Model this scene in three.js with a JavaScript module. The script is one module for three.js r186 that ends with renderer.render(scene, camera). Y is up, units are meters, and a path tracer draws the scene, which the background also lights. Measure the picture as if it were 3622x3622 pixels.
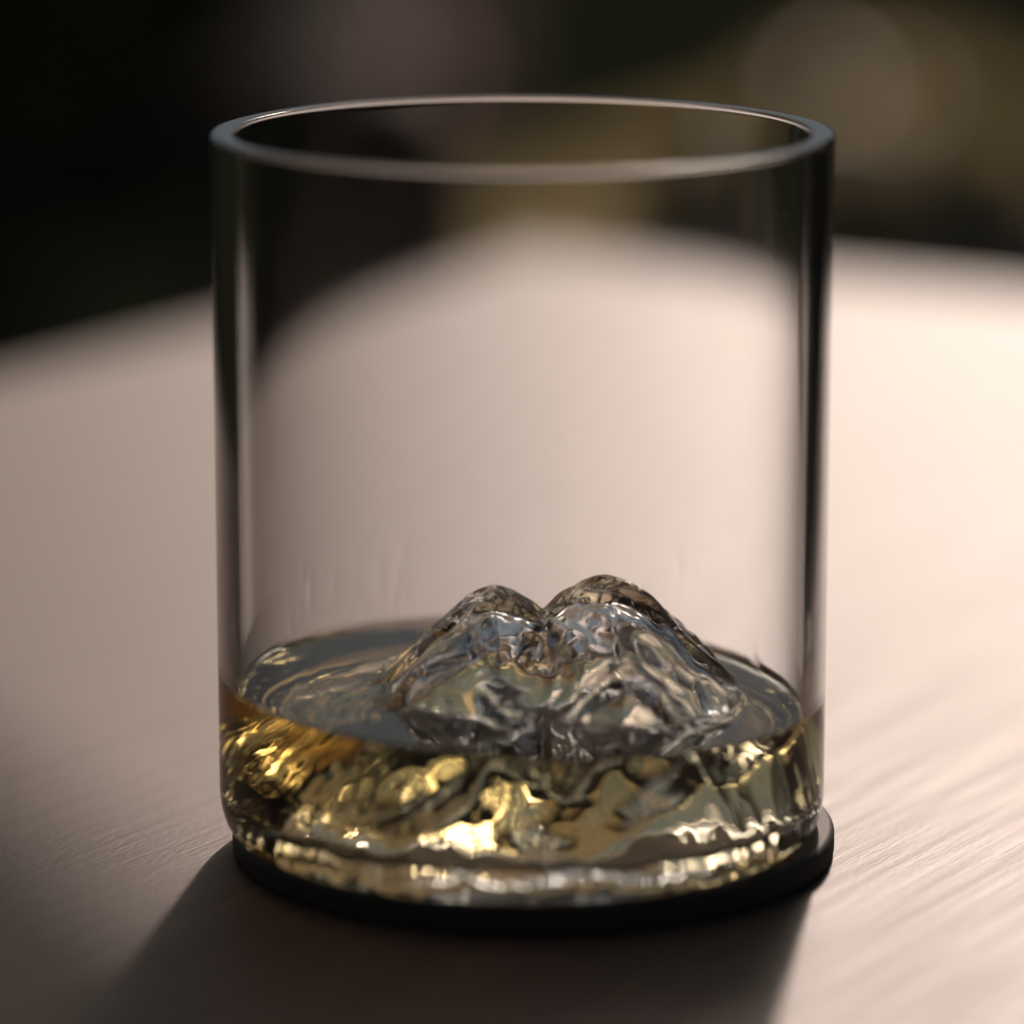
import * as THREE from 'three';
import { ImprovedNoise } from 'three/addons/math/ImprovedNoise.js';
import { mergeGeometries } from 'three/addons/utils/BufferGeometryUtils.js';
import { RoundedBoxGeometry } from 'three/addons/geometries/RoundedBoxGeometry.js';

// ---------------------------------------------------------------- camera, sky, sun, exposure
const scene = new THREE.Scene();
const camera = new THREE.PerspectiveCamera(13.6, 1, 0.02, 200);
const PITCH = THREE.MathUtils.degToRad(12.1);
camera.position.set(-0.0014, 0.173, 0.582);
camera.rotation.set(-PITCH, 0, 0);
camera.focus = 0.602;                 // just behind the middle of the glass
camera.userData.fStop = 5.3;          // 147 mm lens in these units: an opening of about 28 mm
scene.add(camera);

const SUN = new THREE.Vector3(0.15 * Math.cos(0.52), Math.sin(0.52), -0.99 * Math.cos(0.52)).normalize();
{ // a computed clear sky: paler towards the horizon and round the sun
  const W = 1024, H = 512, d = new Float32Array(W * H * 4);
  for (let j = 0, k = 0; j < H; j++) for (let i = 0; i < W; i++, k += 4) {
    const up = ((j + 0.5) / H - 0.5) * Math.PI, round = ((i + 0.5) / W - 0.5) * 2 * Math.PI;
    const x = Math.cos(round) * Math.cos(up), y = Math.sin(up), z = Math.sin(round) * Math.cos(up);
    const c = x * SUN.x + y * SUN.y + z * SUN.z, t = Math.pow(1 - Math.max(0, y), 2.5), halo = Math.exp((c - 1) * 12), ring = Math.exp(-Math.pow(Math.acos(Math.min(1, c)) / 0.13, 2.4)), core = Math.exp(-Math.pow(Math.acos(Math.min(1, c)) / 0.064, 2));   // ring: the hazy glow right round the sun
    const sky = [0.040 + 0.13 * t + 0.58 * halo + 12 * ring + 56 * core, 0.054 + 0.16 * t + 0.56 * halo + 10.3 * ring + 48 * core, 0.070 + 0.18 * t + 0.54 * halo + 8.2 * ring + 40 * core];
    for (let q = 0; q < 3; q++) d[k + q] = sky[q];
    d[k + 3] = 1;
  }
  const t = new THREE.DataTexture(d, W, H, THREE.RGBAFormat, THREE.FloatType);
  t.mapping = THREE.EquirectangularReflectionMapping; t.magFilter = t.minFilter = THREE.LinearFilter; t.needsUpdate = true;
  scene.background = t; scene.environment = t;
}

const sun = new THREE.DirectionalLight(new THREE.Color().setRGB(1, 0.79, 0.69), 4.3);
sun.name = 'sun';
sun.position.copy(SUN).multiplyScalar(20);
sun.target.position.set(0, 0, 0);
sun.castShadow = true;
sun.shadow.radius = 2.0;
sun.shadow.mapSize.set(2048, 2048);
Object.assign(sun.shadow.camera, { left: -4, right: 4, top: 4, bottom: -4, near: 1, far: 50 });
scene.add(sun, sun.target);

const renderer = new THREE.WebGLRenderer();
renderer.toneMapping = THREE.LinearToneMapping;
renderer.toneMappingExposure = 0.585;
renderer.shadowMap.enabled = true;

// ---------------------------------------------------------------- helpers
let seed = 20240611;
const rnd = () => { seed = (seed * 1664525 + 1013904223) >>> 0; return seed / 4294967296; };
const rr = (a, b) => a + (b - a) * rnd();
const perlin = new ImprovedNoise();
const noise = (x, y, z = 0.37) => perlin.noise(x, y, z);
const fbm = (x, y, n, z = 0.37) => { let s = 0, a = 1, t = 0; for (let i = 0; i < n; i++) { s += a * noise(x, y, z + i * 3.1); t += a; a *= 0.5; x *= 2.03; y *= 2.03; } return s / t; };
const sstep = (a, b, x) => { const t = Math.min(1, Math.max(0, (x - a) / (b - a))); return t * t * (3 - 2 * t); };
const lerp = (a, b, t) => a + (b - a) * t;
const lin = (r, g, b) => new THREE.Color().setRGB(r, g, b);
function shown(o) { o.traverse((c) => { if (c.isMesh) { c.castShadow = true; c.receiveShadow = true; } }); return o; }
function mesh(name, geometry, material, parent) { const m = new THREE.Mesh(geometry, material); m.name = name; (parent || scene).add(m); shown(m); return m; }
function thing(name, label, category, [x, y, z] = [0, 0, 0], turn = 0, group) {
  const o = new THREE.Group(); o.name = name; o.position.set(x, y, z); o.rotation.y = turn;
  o.userData = { label, category }; if (group) o.userData.group = group;
  scene.add(o); return o;
}
function structure(o) { o.userData.kind = 'structure'; return o; }
function texture(w, h, fn, srgb) {
  const d = new Uint8Array(w * h * 4);
  for (let y = 0, k = 0; y < h; y++) for (let x = 0; x < w; x++, k += 4) {
    const c = fn(x / w, y / h);
    d[k] = Math.max(0, Math.min(255, c[0] * 255)); d[k + 1] = Math.max(0, Math.min(255, c[1] * 255)); d[k + 2] = Math.max(0, Math.min(255, c[2] * 255)); d[k + 3] = 255;
  }
  const t = new THREE.DataTexture(d, w, h);
  t.wrapS = t.wrapT = THREE.RepeatWrapping; t.magFilter = THREE.LinearFilter; t.minFilter = THREE.LinearFilter;
  if (srgb) t.colorSpace = THREE.SRGBColorSpace;
  t.needsUpdate = true; return t;
}

// ---------------------------------------------------------------- ground behind the table
const GROUND = -0.74;
{
  const earth = texture(512, 512, (u, v) => {
    const n = 0.5 + 0.5 * fbm(u * 24, v * 24, 4) + 0.25 * (rnd() - 0.5);
    return [0.10 + 0.06 * n, 0.115 + 0.06 * n, 0.09 + 0.05 * n];
  }, true);
  earth.repeat.set(40, 40);
  const g = new THREE.PlaneGeometry(80, 80).rotateX(-Math.PI / 2);
  const m = mesh('ground', g, new THREE.MeshPhysicalMaterial({ map: earth, roughness: 1, specularIntensity: 0 }));
  m.position.set(0, GROUND, 0); structure(m);
}
// a patch of dry lawn and a grey path on the dark soil
{
  const dry = texture(512, 512, (u, v) => { const n = 0.5 + 0.5 * fbm(u * 30, v * 30, 4) + 0.3 * (rnd() - 0.5); return [0.5 + 0.15 * n, 0.45 + 0.14 * n, 0.32 + 0.1 * n]; }, true);
  dry.repeat.set(1, 1);
  const s = new THREE.Shape();
  s.moveTo(-0.3, 4.2); s.bezierCurveTo(-0.36, 5.2, -0.34, 5.9, -0.15, 6.4); s.bezierCurveTo(0.1, 6.9, 0.3, 7.2, 0.45, 7.7); s.bezierCurveTo(0.6, 8.8, 0.8, 8.8, 0.92, 8.0); s.bezierCurveTo(1.05, 7.0, 0.9, 5.4, 0.7, 4.2); s.closePath();
  const m = mesh('dry_lawn', new THREE.ShapeGeometry(s, 24).rotateX(-Math.PI / 2), new THREE.MeshPhysicalMaterial({ map: dry, roughness: 1, specularIntensity: 0 }));
  m.position.set(0, GROUND + 0.004, 0.582); structure(m);
  const grit = texture(256, 256, (u, v) => { const n = 0.5 + 0.5 * fbm(u * 50, v * 50, 2) + 0.4 * (rnd() - 0.5); return [0.27 + 0.1 * n, 0.245 + 0.09 * n, 0.235 + 0.085 * n]; }, true);
  grit.repeat.set(2, 2);
  const p = new THREE.Shape();
  p.moveTo(-0.22, 7.6); p.bezierCurveTo(-0.16, 7.4, -0.06, 7.5, -0.04, 7.8); p.lineTo(-0.04, 13); p.lineTo(-0.46, 13); p.closePath();
  const pm = mesh('garden_path', new THREE.ShapeGeometry(p, 16).rotateX(-Math.PI / 2), new THREE.MeshPhysicalMaterial({ map: grit, roughness: 1, specularIntensity: 0 }));
  pm.position.set(0, GROUND + 0.008, 0.582); structure(pm);
}

// ---------------------------------------------------------------- shrubs, post, stones (all far out of focus)
const leafMat = new THREE.MeshPhysicalMaterial({ color: lin(0.04, 0.05, 0.028), roughness: 0.75, side: THREE.DoubleSide });
const barkMat = new THREE.MeshStandardMaterial({ color: lin(0.07, 0.05, 0.035), roughness: 0.95 });
function leafCloud(rx, ry, rz, cy, n, size) {
  const pos = [], idx = [];
  const q = new THREE.Quaternion(), e = new THREE.Euler(), v = new THREE.Vector3();
  for (let i = 0; i < n; i++) {
    const a = rr(0, Math.PI * 2), b = Math.acos(rr(-1, 1)), k = Math.pow(rnd(), 0.28) * (1 + 0.22 * noise(Math.cos(a) * 2.2 + 9, Math.sin(a) * 2.2 + b * 2));
    const c = [rx * k * Math.sin(b) * Math.cos(a), cy + ry * k * Math.cos(b), rz * k * Math.sin(b) * Math.sin(a)];
    e.set(rr(-1.3, 1.3), rr(0, 6.28), rr(-1.3, 1.3)); q.setFromEuler(e);
    const L = size * rr(0.7, 1.3), o = pos.length / 3;
    for (const [x, y, z] of [[0, 0, 0], [0.32 * L, 0.04 * L, 0.45 * L], [0, -0.06 * L, L], [-0.32 * L, 0.04 * L, 0.45 * L]]) { v.set(x, y, z).applyQuaternion(q); pos.push(c[0] + v.x, Math.max(0.01, c[1] + v.y), c[2] + v.z); }
    idx.push(o, o + 1, o + 2, o, o + 2, o + 3);
  }
  const g = new THREE.BufferGeometry();
  g.setAttribute('position', new THREE.Float32BufferAttribute(pos, 3)); g.setIndex(idx); g.computeVertexNormals(); return g;
}
function stems(n, h, spread) {
  const parts = [];
  for (let i = 0; i < n; i++) {
    const a = i / n * 6.28 + rr(-0.3, 0.3), r = spread * rr(0.4, 1);
    const c = new THREE.CatmullRomCurve3([new THREE.Vector3(0.02 * Math.cos(a), 0, 0.02 * Math.sin(a)), new THREE.Vector3(0.4 * r * Math.cos(a), h * 0.5, 0.4 * r * Math.sin(a)), new THREE.Vector3(r * Math.cos(a + 0.2), h, r * Math.sin(a + 0.2))]);
    parts.push(new THREE.TubeGeometry(c, 8, 0.009, 5));
  }
  return mergeGeometries(parts);
}
function shrub(name, label, [x, dist], [rx, ry, rz], n, size, mat, group) {
  const t = thing(name, label, 'shrub', [x, GROUND, 0.582 - dist], rr(0, 6), group);
  mesh('stem', stems(7, ry * 1.3, rx * 0.6), barkMat, t);
  mesh('foliage', leafCloud(rx, ry, rz, ry * 1.02, n, size), mat, t);
  return t;
}
shrub('low_shrub', 'low dark green shrub behind the right table edge, broad and rounded', [0.33, 3.25], [0.34, 0.25, 0.22], 3600, 0.045, leafMat);
shrub('garden_shrub', 'tall dark shrub in shade behind the left table edge', [-1.0, 5.6], [0.62, 0.5, 0.5], 5200, 0.07, leafMat);
shrub('garden_shrub_001', 'tall dark shrub standing behind the brown wooden post', [-0.72, 7.3], [0.42, 0.42, 0.4], 4200, 0.07, leafMat);
{
  const t = thing('wooden_post', 'thick dark brown wooden garden post with a rounded top', 'post', [-0.15, GROUND, 0.582 - 3.4], 0.4);
  const wood = new THREE.MeshStandardMaterial({ color: lin(0.045, 0.022, 0.012), roughness: 0.7 });
  const pts = [[0, 0], [0.085, 0], [0.09, 0.02], [0.086, 0.42], [0.078, 0.44]].map(([r, y]) => new THREE.Vector2(r, y));
  mesh('shaft', new THREE.LatheGeometry(pts, 28), wood, t);
  const cap = [[0.078, 0.44], [0.094, 0.45], [0.1, 0.47], [0.095, 0.505], [0.075, 0.538], [0.042, 0.56], [0, 0.567]].map(([r, y]) => new THREE.Vector2(r, y));
  mesh('cap', new THREE.LatheGeometry(cap, 28), wood, t);
}
// small brushed metal globes on the ground far behind: the sun glints on their tops
function globe(name, label, [x, dist], r, color) {
  const t = thing(name, label, 'garden globe', [x, GROUND + 0.008, 0.582 - dist]);
  const metal = new THREE.MeshPhysicalMaterial({ color, roughness: 0.42, metalness: 1 });
  mesh('ball', new THREE.SphereGeometry(r, 40, 28).translate(0, r * 1.25, 0), metal, t);
  mesh('foot', new THREE.LatheGeometry([[0, 0], [0.62, 0], [0.62, 0.06], [0.42, 0.14], [0.4, 0.36], [0, 0.36]].map(([a, y]) => new THREE.Vector2(a * r, y * r)), 32), metal, t);
}
globe('garden_globe', 'larger silver garden globe on the far side of the dry lawn', [0.515, 7.05], 0.05, lin(0.8, 0.72, 0.62));
globe('garden_globe_001', 'small silver garden globe with a larger one next to it', [0.635, 7.2], 0.036, lin(0.7, 0.66, 0.6));
globe('garden_globe_002', 'copper coloured garden globe beside the grey garden path', [-0.165, 7.6], 0.04, lin(0.75, 0.42, 0.32));

// ---------------------------------------------------------------- parasol above, out of the frame: its edge shades the near left corner
{
  const A = 0.43, nx = -Math.cos(A), nz = Math.sin(A);
  const H = 0.9, R = 1.5, apothem = R * Math.cos(Math.PI / 8);
  const k = H / SUN.y;
  const edge = [-0.049 + SUN.x * k, 0.024 + SUN.z * k];
  const t = thing('parasol', 'cream cloth octagonal parasol standing beside the table', 'parasol', [edge[0] + nx * apothem, GROUND, edge[1] + nz * apothem]);
  const cloth = new THREE.MeshPhysicalMaterial({ color: lin(0.72, 0.66, 0.56), roughness: 1, transmission: 0.48, thickness: 0, side: THREE.DoubleSide });
  const metal = new THREE.MeshStandardMaterial({ color: lin(0.08, 0.08, 0.08), roughness: 0.4, metalness: 0.8 });
  const y0 = H - GROUND;
  const dir = Math.atan2(-nz, -nx);
  const ring = []; for (let i = 0; i < 8; i++) { const a = dir + Math.PI / 8 + i * Math.PI / 4; ring.push([R * Math.cos(a), R * Math.sin(a)]); }
  const pos = [], idx = [];
  pos.push(0, y0 + 0.5, 0); for (const [x, z] of ring) pos.push(x, y0 + 0.09, z); for (const [x, z] of ring) pos.push(x, y0, z);   // panels and a hanging valance
  for (let i = 0; i < 8; i++) { const a = 1 + i, b = 1 + (i + 1) % 8; idx.push(0, b, a, a, b, 8 + b, a, 8 + b, 8 + a); }
  const g = new THREE.BufferGeometry(); g.setAttribute('position', new THREE.Float32BufferAttribute(pos, 3)); g.setIndex(idx);
  const flat = g.toNonIndexed(); flat.computeVertexNormals();
  mesh('canopy', flat, cloth, t);
  for (const [x, z] of ring) mesh('rib', new THREE.TubeGeometry(new THREE.LineCurve3(new THREE.Vector3(0, y0 + 0.48, 0), new THREE.Vector3(x * 0.98, y0 + 0.075, z * 0.98)), 1, 0.008, 6), metal, t);
  mesh('pole', new THREE.CylinderGeometry(0.02, 0.022, y0 + 0.48, 20).translate(0, (y0 + 0.48) / 2, 0), metal, t);
  mesh('base', new THREE.LatheGeometry([[0, 0], [0.26, 0], [0.27, 0.02], [0.25, 0.06], [0.06, 0.09], [0.03, 0.16], [0, 0.16]].map(([r, y]) => new THREE.Vector2(r, y)), 40), metal, t);
}

// ---------------------------------------------------------------- table
const GRAIN = THREE.MathUtils.degToRad(58);
{
  const d1 = [-Math.cos(GRAIN), Math.sin(GRAIN)], d2 = [Math.sin(GRAIN), Math.cos(GRAIN)];
  const corner = [0.003, -0.57], LEN = 1.7, WID = 0.95, TH = 0.032;
  const cx = corner[0] + d1[0] * LEN / 2 + d2[0] * WID / 2, cz = corner[1] + d1[1] * LEN / 2 + d2[1] * WID / 2;
  // local x along the grain, local z across
  const t = thing('wooden_table', 'pale brown wooden table with fine straight grain under the whiskey glass', 'table', [cx, 0, cz], Math.atan2(-d1[1], d1[0]));
  // wood, u: 0.64 m along the grain, v: 0.24 m across
  const W = 2048, Hh = 2048;
  const line = new Float32Array(Hh), wide = new Float32Array(Hh);
  for (let i = 0; i < Hh; i++) {
    const v = i / Hh, a = v * 2 * Math.PI;
    // closed loop in noise space so that the texture repeats without a seam
    const c = Math.cos(a), s = Math.sin(a);
    line[i] = noise(c * 52, s * 52, 1.3) * 0.9 + noise(c * 27, s * 27, 4.3) * 0.7 + noise(c * 105, s * 105, 2.2) * 0.6;
    wide[i] = noise(c * 3.3, s * 3.3, 7.1) + 0.6 * noise(c * 8, s * 8, 3.1);
  }
  const N = 512, cell = new Float32Array(N * N); for (let i = 0; i < N * N; i++) cell[i] = rnd();
  const streak = (u, v, fu, fv) => { // value noise that is long in u
    const x = u * fu, y = v * fv, xi = Math.floor(x), yi = Math.floor(y), fx = x - xi, fy = y - yi;
    const at = (i, j) => cell[((j % fv) * 131 + (i % fu) * 7 + (j % fv) * (i % fu) * 3) % (N * N)];
    const sx = fx * fx * (3 - 2 * fx), sy = fy * fy * (3 - 2 * fy);
    return lerp(lerp(at(xi, yi), at(xi + 1, yi), sx), lerp(at(xi, yi + 1), at(xi + 1, yi + 1), sx), sy);
  };
  const height = (u, v) => {
    const w = v + 0.004 * Math.sin(u * 6.2832) + 0.0015 * Math.sin(u * 6.2832 * 3 + 1);
    const p = (w * Hh % Hh + Hh) % Hh, i = Math.floor(p), f = p - i;
    const l = lerp(line[i], line[(i + 1) % Hh], f), wd = wide[i];
    return { l, wd, s: streak(u, v, 60, 700), q: streak(u, v, 520, 760) };
  };
  const bump = texture(W, Hh, (u, v) => { const h = height(u, v); const k = 0.55 + 0.18 * h.l + 0.12 * (h.s - 0.5) + 0.3 * (h.q - 0.5); return [k, k, k]; });
  const color = texture(W, Hh, (u, v) => {
    const h = height(u, v), k = 1 + 0.10 * h.l + 0.05 * h.wd + 0.07 * (h.s - 0.5) + 0.12 * (h.q - 0.5);
    return [0.385 * k, 0.32 * k, 0.285 * k];
  }, true);
  const rough = texture(512, 512, (u, v) => { const k = 0.53 + 0.06 * (streak(u, v, 30, 300) - 0.5); return [k, k, k]; });
  for (const x of [bump, color, rough]) x.repeat.set(1 / 0.64, 1 / 0.24);
  const wood = new THREE.MeshPhysicalMaterial({ map: color, bumpMap: bump, bumpScale: 0.0001, roughness: 1, roughnessMap: rough, specularIntensity: 0.78 });
  const g = new RoundedBoxGeometry(LEN, TH, WID, 4, 0.004).translate(0, -TH / 2, 0);
  const p = g.attributes.position, n = g.attributes.normal, uv = g.attributes.uv;
  for (let i = 0; i < p.count; i++) {
    const ax = Math.abs(n.getX(i)), ay = Math.abs(n.getY(i)), az = Math.abs(n.getZ(i));
    if (ay >= ax && ay >= az) uv.setXY(i, p.getX(i), p.getZ(i)); else if (ax > az) uv.setXY(i, p.getY(i), p.getZ(i)); else uv.setXY(i, p.getX(i), p.getY(i));
  }
  mesh('tabletop', g, wood, t);
  const lw = 0.06, lh = -GROUND - TH;
  const legG = new RoundedBoxGeometry(lw, lh, lw, 2, 0.004).translate(0, -TH - lh / 2, 0);
  for (const [sx, sz] of [[-1, -1], [1, -1], [-1, 1], [1, 1]]) mesh('leg', legG, wood, t).position.set(sx * (LEN / 2 - 0.08), 0, sz * (WID / 2 - 0.08));
  for (const sz of [-1, 1]) mesh('apron', new RoundedBoxGeometry(LEN - 0.16 - lw, 0.08, 0.022, 2, 0.002).translate(0, -TH - 0.041, sz * (WID / 2 - 0.08)), wood, t);
  for (const sx of [-1, 1]) mesh('apron', new RoundedBoxGeometry(0.022, 0.08, WID - 0.16 - lw, 2, 0.002).translate(sx * (LEN / 2 - 0.08), -TH - 0.041, 0), wood, t);
}

// ---------------------------------------------------------------- coaster
const CT = 4.0;   // its thickness, mm
{
  const R = 42.3, b = 1.0, pts = [[0, 0.02], [R - b, 0.02]];
  for (let i = 0; i <= 6; i++) { const a = -Math.PI / 2 + i / 6 * Math.PI / 2; pts.push([R - b + b * Math.cos(a), b + b * Math.sin(a) + 0.02]); }
  for (let i = 0; i <= 6; i++) { const a = i / 6 * Math.PI / 2; pts.push([R - b + b * Math.cos(a), CT - b + b * Math.sin(a)]); }
  pts.push([R - 6, CT], [R - 20, CT], [0, CT]);
  const g = new THREE.LatheGeometry(pts.map(([r, y]) => new THREE.Vector2(r / 1000, y / 1000)), 128);
  const uv = g.attributes.uv, p = g.attributes.position; for (let i = 0; i < p.count; i++) uv.setXY(i, p.getX(i), p.getZ(i) + p.getY(i));
  const tb = texture(512, 512, (u, v) => { const k = 0.5 + 0.5 * fbm(u * 40, v * 40, 3) + 0.2 * (rnd() - 0.5); return [k, k, k]; });
  tb.repeat.set(1 / 0.03, 1 / 0.03);
  const m = mesh('coaster', g, new THREE.MeshPhysicalMaterial({ color: lin(0.035, 0.028, 0.024), roughness: 0.65, specularIntensity: 0.7, bumpMap: tb, bumpScale: 0.00006 }));
  m.position.set(0.0016, 0, 0); m.userData = { label: 'thin round dark coaster under the whiskey glass', category: 'coaster' };
}

// ---------------------------------------------------------------- dark ice bucket on the table, right of the frame: the glass wall mirrors it
{
  const t = thing('ice_bucket', 'dark metal ice bucket standing on the table beside the whiskey glass', 'bucket', [0.275, 0, -0.41]);
  const metal = new THREE.MeshPhysicalMaterial({ color: lin(0.03, 0.028, 0.026), roughness: 0.55 });
  const side = [[0, 0.003], [0.086, 0.003], [0.09, 0.008], [0.108, 0.2], [0.112, 0.206], [0.112, 0.212], [0.107, 0.214], [0.103, 0.2], [0.086, 0.014], [0, 0.012]].map(([r, y]) => new THREE.Vector2(r, y));
  mesh('body', new THREE.LatheGeometry(side, 64), metal, t);
  for (const q of [0.9, 0.9 + Math.PI]) {
    const h = mesh('handle', new THREE.TorusGeometry(0.024, 0.004, 10, 28), metal, t);
    h.position.set(0.118 * Math.cos(q), 0.165, 0.118 * Math.sin(q)); h.rotation.y = -q + Math.PI / 2;
  }
}

// ---------------------------------------------------------------- the glass: mountain inside its base (millimetres, y from its underside)
const RO = 42.4, RI = 39.3, HT = 97.3, FLOOR = 3.8;
// ridges: [x0, z0, h0, x1, z1, h1]
const RIDGES = [
  [12.2, -3, 35.5, -4.2, -2, 33.0, 0.8],     // the two summits and their saddle
  [12.2, -3, 35.5, 24, 1, 21.5, 0],
  [-4.2, -2, 33.0, -9, 8, 26.8, 0],
  [-9, 8, 26.8, -2.5, 17, 20.0, 0],
  [-9, 8, 26.8, -17, 6, 19.5, 0],
  [24, 1, 21.5, 14, 13, 24.2, 0.1],
  [14, 13, 24.2, 19, 24, 12, 0],
  [-2.5, 17, 20.0, -12, 28, 9.5, 0],
  [-17, 6, 19.5, -25, 15, 9.0, 0],
  [14, 13, 24.2, 7, 22, 14, 0],
  [-4.2, -2, 33.0, -10, -16, 14, 0],
  [12.2, -3, 35.5, 16, -18, 14, 0],
  [24, 1, 21.5, 31, 6, 11, 0],
];
const SLOPE = 1.15;
function mountain(x, z, detail) {
  // bend the plan a little, so that ridges wander
  const wx = x + (detail ? 1.6 * noise(x * 0.12, z * 0.12, 2.7) + 0.35 * noise(x * 0.35, z * 0.35, 5.7) : 1.6 * noise(x * 0.12, z * 0.12, 2.7));
  const wz = z + (detail ? 1.6 * noise(x * 0.12, z * 0.12, 8.1) + 0.35 * noise(x * 0.35, z * 0.35, 9.9) : 1.6 * noise(x * 0.12, z * 0.12, 8.1));
  let best = -1e9, sum = 0, bt = 0, bs = 0, bd = 0;
  const K = detail ? 1.3 : 0.8;
  for (const [x0, z0, h0, x1, z1, h1, sag] of RIDGES) {
    const dx = x1 - x0, dz = z1 - z0, l2 = dx * dx + dz * dz;
    const t = Math.max(0, Math.min(1, ((wx - x0) * dx + (wz - z0) * dz) / l2));
    const px = wx - x0 - t * dx, pz = wz - z0 - t * dz, d = Math.sqrt(px * px + pz * pz + 7) - 2.2;
    const h = lerp(h0, h1, t) - sag * 4 * t * (1 - t) * 9 - SLOPE * d * (1 - 0.006 * d);
    sum += Math.exp(K * (h - 20));
    if (h > best) { best = h; bt = t * Math.sqrt(l2); bd = d; bs = (px * dz - pz * dx) > 0 ? 1 : -1; }
  }
  let h = 21.5 + Math.log(sum) / K;
  if (h > 30.5) h = 30.5 + 6 * (1 - Math.exp(-(h - 30.5) / 6));
  if (detail) {
    const rise = sstep(FLOOR + 1, FLOOR + 6, h);
    const ridged = (f, k) => { const n = noise(wx * f, wz * f, k); return 0.6 - 2 * Math.sqrt(n * n + 0.004); };
    const flute = sstep(1.5, 9, Math.hypot(wx - 3, wz - 2)) * noise(Math.atan2(wz - 2, wx - 3) * 5.5, Math.hypot(wx - 3, wz - 2) * 0.09, 6.6);
    h += rise * (0.7 * noise(wx * 0.17, wz * 0.17, 11.3) + 0.6 * ridged(0.19, 11.3) + 0.07 * ridged(0.4, 3.9) + 0.3 * flute);
  }
  return h;
}
const softmax = (a, b, k) => { const m = Math.max(a, b); return m + Math.log(Math.exp((a - m) / k) + Math.exp((b - m) / k)) * k; };
const FR = 2.6;   // fillet between floor and wall
function floorAt(x, z) { // inner floor, above the underside
  const r = Math.hypot(x, z), w = 1 - sstep(29, 37, r);
  const m = w * (softmax(mountain(x, z, true), FLOOR, 1.1) - FLOOR);
  const flat = (1 - sstep(36, 39, r)) * (1 - sstep(1, 4, m));
  return FLOOR + (r > RI - FR ? FR - Math.sqrt(Math.max(0, FR * FR - (r - RI + FR) ** 2)) : 0) + m + flat * (0.9 * noise(x * 0.22, z * 0.22, 4.4) + 0.5 * hammered(x * 0.8, z * 0.8));
}
// hammered bumps: distance to the nearest of scattered points, rounded
const CELL = 3.2;
function hammered(x, z) {
  const ci = Math.floor(x / CELL), cj = Math.floor(z / CELL); let a = 1e9, b = 1e9;
  for (let i = ci - 1; i <= ci + 1; i++) for (let j = cj - 1; j <= cj + 1; j++) {
    const h = Math.sin(i * 127.1 + j * 311.7) * 43758.5453, k = Math.sin(i * 269.5 + j * 183.3) * 24634.6345;
    const px = (i + h - Math.floor(h)) * CELL, pz = (j + k - Math.floor(k)) * CELL, d = (x - px) ** 2 + (z - pz) ** 2;
    if (d < a) { b = a; a = d; } else if (d < b) b = d;
  }
  return Math.sqrt(a) / CELL;
}
function underAt(x, z) { // hollow underside that follows the mountain, hammered and fluted towards the foot ring
  const r = Math.hypot(x, z), w = 1 - sstep(30, 38.5, r), a = Math.atan2(z, x);
  const m = softmax(mountain(x, z, false) - 5.0, 1.0, 1.0);
  const open = 1 - sstep(2, 7, m), ring = sstep(27, 31, r) * (1 - sstep(37.5, 39, r));
  return w * m + open * (1 - sstep(36.5, 39, r)) * 0.3 * hammered(x, z) + ring * 0.16 * (1 + noise(Math.cos(a) * 13, Math.sin(a) * 13, 5.5 + r * 0.03)) + (1 - open) * (0.04 + 0.16 * (1 - sstep(12, 18, m))) * noise(x * 0.5, z * 0.5, 7.7);
}
const COLS = 640;
// rows: from the middle of the underside, out, up, over the rim, down, and in to the middle of the floor
const rows = [];
const under0 = rows.length;
for (let i = 1; i <= 150; i++) { const r = 39 * i / 150; rows.push({ r, y: null, f: underAt }); }
rows.push({ r: 39.4, y: 0 }, { r: 40, y: 0 });
const heel0 = rows.length;
for (let i = 1; i <= 14; i++) { const a = i / 14 * Math.PI / 2; rows.push({ r: 40.2 + 2.2 * Math.sin(a), y: 6 - 6 * Math.cos(a) }); }
const wall0 = rows.length - 1;
for (let i = 1; i <= 30; i++) rows.push({ r: RO, y: 6 + (HT - 0.6 - 6) * i / 30 });
const LIP = 0.6;   // a nearly flat lip with small round edges
for (let i = 1; i <= 8; i++) { const a = i / 8 * Math.PI / 2; rows.push({ r: RO - LIP + LIP * Math.cos(a), y: HT - LIP + LIP * Math.sin(a) }); }
for (let i = 1; i <= 4; i++) { const t = i / 5; rows.push({ r: lerp(RO - LIP, RI + LIP, t), y: HT + 0.12 * 4 * t * (1 - t) }); }
for (let i = 0; i <= 8; i++) { const a = Math.PI / 2 + i / 8 * Math.PI / 2; rows.push({ r: RI + LIP + LIP * Math.cos(a), y: HT - LIP + LIP * Math.sin(a) }); }
const inner0 = rows.length - 1;
for (let i = 1; i <= 150; i++) { const y = HT - LIP - (HT - LIP - 7.5) * i / 150; rows.push({ r: RI, y, wall: true }); }
const floor0 = rows.length - 1;
for (let i = 1; i <= 16; i++) { const a = i / 17 * Math.PI / 2; rows.push({ r: RI - FR + FR * Math.cos(a), y: null, f: floorAt }); }
for (let i = 0; i < 180; i++) rows.push({ r: (RI - FR) * (1 - i / 180), y: null, f: floorAt });
const last = rows.length - 1;

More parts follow.
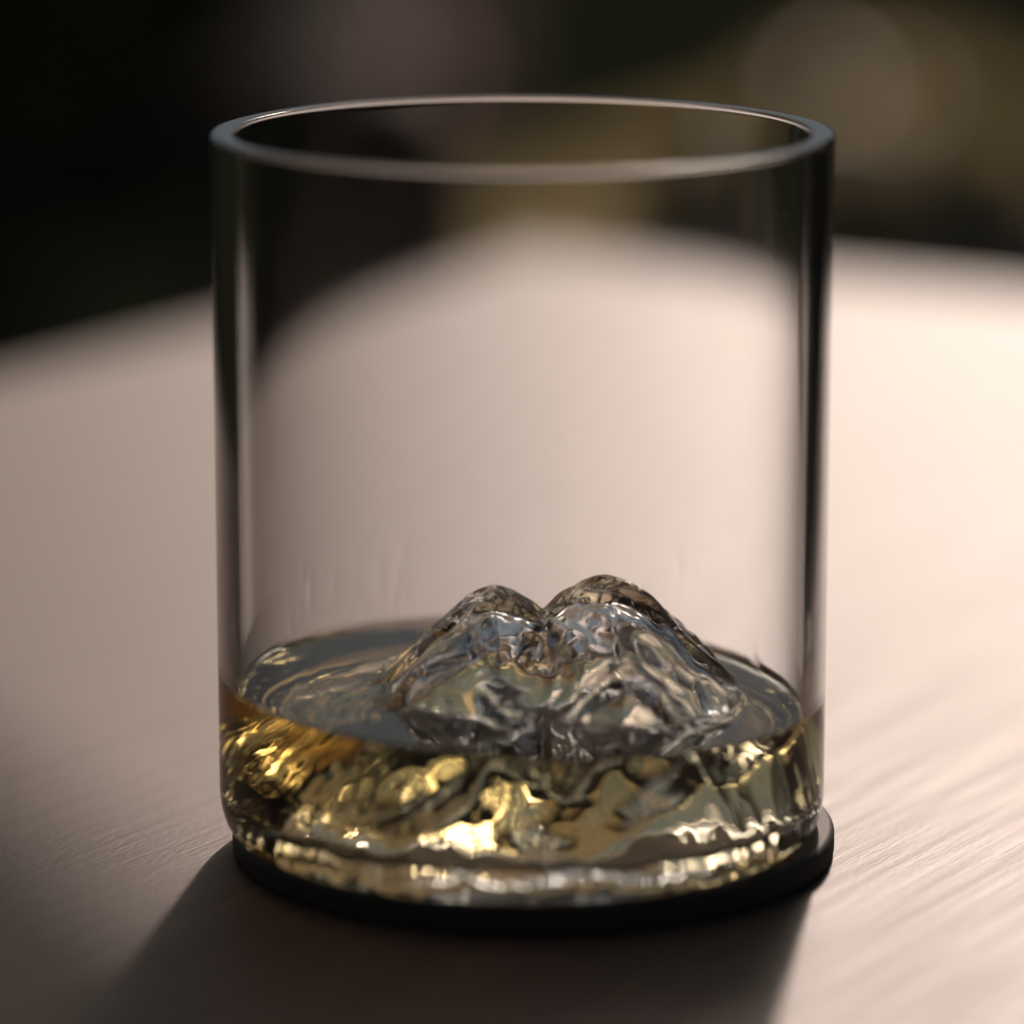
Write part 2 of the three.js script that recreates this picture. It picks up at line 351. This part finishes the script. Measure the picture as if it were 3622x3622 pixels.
// thin liquor legs and droplets left on the inner wall just above the liquid
const legs = [];
for (let i = 0; i < 70; i++) legs.push({ a: rr(0, 6.283), y: rr(22, 30) + 5 * rnd() * rnd(), w: rr(0.25, 0.6), l: rr(0.8, 3.2), h: rr(0.01, 0.045) });
function wet(a, y) {
  if (y > 40 || y < 18) return 0;
  let s = 0.004 * noise(a * 60, y * 0.2, 3.3);
  for (const g of legs) {
    let da = Math.abs(a - g.a); if (da > Math.PI) da = 2 * Math.PI - da;
    const u = da * RI / g.w, v = (y - g.y) / g.l;
    if (u < 3 && Math.abs(v) < 3) s += g.h * Math.exp(-u * u - v * v);
  }
  return s * sstep(21.5, 23, y);
}
const GP = new Float32Array(rows.length * COLS * 3);
rows.forEach((row, i) => {
  for (let j = 0; j < COLS; j++) {
    const a = j / COLS * Math.PI * 2, r = row.wall ? row.r - wet(a, row.y) : row.r, x = r * Math.cos(a), z = r * Math.sin(a), k = (i * COLS + j) * 3;
    GP[k] = x; GP[k + 1] = row.f ? row.f(x, z) : row.y; GP[k + 2] = z;
  }
});
function gridIndex(r0, r1) {
  const idx = [];
  for (let i = r0; i < r1; i++) for (let j = 0; j < COLS; j++) {
    const a = i * COLS + j, b = i * COLS + (j + 1) % COLS, c = a + COLS, d = b + COLS;
    idx.push(a, c, b, b, c, d);
  }
  return idx;
}
const poleLo = rows.length * COLS, poleHi = poleLo + 1;
const allP = new Float32Array(GP.length + 6); allP.set(GP);
allP[GP.length + 1] = underAt(0, 0); allP[GP.length + 4] = floorAt(0, 0);
const fanLo = [], fanHi = [];
for (let j = 0; j < COLS; j++) { fanLo.push(poleLo, j, (j + 1) % COLS); const o = last * COLS; fanHi.push(poleHi, o + (j + 1) % COLS, o + j); }
const whole = new THREE.BufferGeometry();
whole.setAttribute('position', new THREE.BufferAttribute(allP, 3));
whole.setIndex([...fanLo, ...gridIndex(0, last), ...fanHi].slice());
whole.computeVertexNormals();
{ // make the normals point out of the glass
  const n = whole.attributes.normal, k = (wall0 + 15) * COLS;
  whole.userData.flip = n.getX(k) < 0;
}
const flip = whole.userData.flip;
if (flip) { const n = whole.attributes.normal.array; for (let i = 0; i < n.length; i++) n[i] = -n[i]; }
function part(idx) { // a piece of the whole surface with its own vertices, in metres
  const map = new Map(), pos = [], nor = [], out = [], P = whole.attributes.position, N = whole.attributes.normal;
  for (let q = 0; q < idx.length; q += 3) {
    const tri = flip ? [idx[q], idx[q + 2], idx[q + 1]] : [idx[q], idx[q + 1], idx[q + 2]];
    for (const v of tri) {
      if (!map.has(v)) { map.set(v, pos.length / 3); pos.push(P.getX(v) / 1000, P.getY(v) / 1000, P.getZ(v) / 1000); nor.push(N.getX(v), N.getY(v), N.getZ(v)); }
      out.push(map.get(v));
    }
  }
  const g = new THREE.BufferGeometry();
  g.setAttribute('position', new THREE.Float32BufferAttribute(pos, 3)); g.setAttribute('normal', new THREE.Float32BufferAttribute(nor, 3)); g.setIndex(out); return g;
}
const wallMat = new THREE.MeshPhysicalMaterial({ color: 0xffffff, roughness: 0.035, transmission: 1, thickness: 0.003, ior: 1.5 });
const glassMat = new THREE.MeshPhysicalMaterial({ color: 0xffffff, roughness: 0.0, transmission: 1, thickness: 0.003, ior: 1.5 });
{
  const t = thing('whiskey_glass', 'clear thick walled whiskey tumbler with a molded mountain rising from its base', 'glass', [0, (CT + 0.03) / 1000, 0]);
  mesh('base', part([...fanLo, ...gridIndex(0, wall0)]), glassMat, t);
  mesh('wall', part(gridIndex(wall0, floor0)), wallMat, t);
  { // dust and lint on the wall, in and out
    const bits = [], m4 = new THREE.Matrix4(), q = new THREE.Quaternion(), q2 = new THREE.Quaternion();
    for (let i = 0; i < 90; i++) {
      const a = rr(-3.3, 0.2), y = rr(32, 90), inside = rnd() < 0.4, r = (inside ? RI - 0.03 : RO + 0.03) / 1000;
      const fibre = rnd() < 0.25, g = new THREE.IcosahedronGeometry(1, 0);
      q.setFromAxisAngle(new THREE.Vector3(0, 1, 0), Math.PI / 2 - a); q2.setFromAxisAngle(new THREE.Vector3(0, 0, 1), rr(0, 3.14)); q.multiply(q2);
      const k = rr(0.03, 0.1) / 1000;
      m4.compose(new THREE.Vector3(r * Math.cos(a), y / 1000, r * Math.sin(a)), q, new THREE.Vector3(fibre ? k * rr(4, 9) : k * rr(0.7, 1.6), fibre ? k * 0.25 : k, 0.00003));
      bits.push(g.applyMatrix4(m4));
    }
    mesh('dust', mergeGeometries(bits), new THREE.MeshStandardMaterial({ color: lin(0.6, 0.55, 0.5), roughness: 0.9 }), t).userData.kind = 'stuff';
  }
  mesh('mountain', part([...gridIndex(floor0, last), ...fanHi]), glassMat, t).userData.label = 'molded twin peaked glass mountain in the base';
}

// ---------------------------------------------------------------- whiskey: reaches a hair into the glass, its top tilts a little and climbs where it meets glass
{
  const EPS = 0.06, LEVEL = 19.2, TILT = -0.045;
  const P = whole.attributes.position, N = whole.attributes.normal;
  const level0 = (x, z) => { const r = Math.hypot(x, z); return LEVEL + TILT * x + 1.0 * Math.exp(-Math.max(0, RI - r) / 0.9); };
  const climb = (d) => 0.7 * Math.exp(-Math.max(0, d) / 0.7);
  const V = new Map();
  const bottom = [], top = [], bi = [], ti = [], keyB = new Map();
  const vertex = (v) => { // pushed into the glass along its normal
    if (!V.has(v)) {
      const x = P.getX(v) - N.getX(v) * EPS, y = P.getY(v) - N.getY(v) * EPS, z = P.getZ(v) - N.getZ(v) * EPS;
      const l0 = level0(x, z), d = l0 - y, wallish = v < (floor0 + 1) * COLS;
      const l = l0 + (wallish ? 0 : climb(d));
      V.set(v, { k: '' + v, x, y, z, l, f: l - y });
    }
    return V.get(v);
  };
  const mid = (a, b) => {
    const k = a.k < b.k ? a.k + '_' + b.k : b.k + '_' + a.k;
    if (!V.has(k)) { const t = a.f / (a.f - b.f); const m = { k, x: lerp(a.x, b.x, t), y: lerp(a.y, b.y, t), z: lerp(a.z, b.z, t), f: 0 }; m.l = m.y; V.set(k, m); }
    return V.get(k);
  };
  const put = (store, map, k, x, y, z) => { if (!map.has(k)) { map.set(k, store.length / 3); store.push(x / 1000, y / 1000, z / 1000); } return map.get(k); };
  const keyT = new Map();
  const clip = (idx, withTop) => {
    for (let q = 0; q < idx.length; q += 3) {
      const tri = (flip ? [idx[q], idx[q + 2], idx[q + 1]] : [idx[q], idx[q + 1], idx[q + 2]]).map(vertex), poly = [];
      for (let i = 0; i < 3; i++) { const a = tri[i], b = tri[(i + 1) % 3]; if (a.f >= 0) poly.push(a); if ((a.f >= 0) !== (b.f >= 0)) poly.push(mid(a, b)); }
      for (let i = 1; i + 1 < poly.length; i++) {
        const c = [poly[0], poly[i], poly[i + 1]];
        const b = c.map((p) => put(bottom, keyB, p.k, p.x, p.y, p.z)); bi.push(b[0], b[2], b[1]);   // out of the liquid, into the glass
        if (withTop) { const t = c.map((p) => put(top, keyT, p.k, p.x, p.l, p.z)); ti.push(t[0], t[1], t[2]); }
      }
    }
  };
  clip(gridIndex(inner0, floor0), false);
  clip([...gridIndex(floor0, last), ...fanHi], true);
  const make = (pos, idx) => { const g = new THREE.BufferGeometry(); g.setAttribute('position', new THREE.Float32BufferAttribute(pos, 3)); g.setIndex(idx); g.computeVertexNormals(); return g; };
  const g = mergeGeometries([make(bottom, bi), make(top, ti)]);
  const m = mesh('whiskey', g, new THREE.MeshPhysicalMaterial({ color: 0xffffff, roughness: 0, transmission: 1, thickness: 0.02, ior: 1.36, attenuationColor: lin(0.9, 0.63, 0.2), attenuationDistance: 0.034 }));
  m.position.set(0, (CT + 0.03) / 1000, 0);
  m.userData = { label: 'shallow pool of golden whiskey around the glass mountain', category: 'whiskey' };
}

renderer.render(scene, camera);
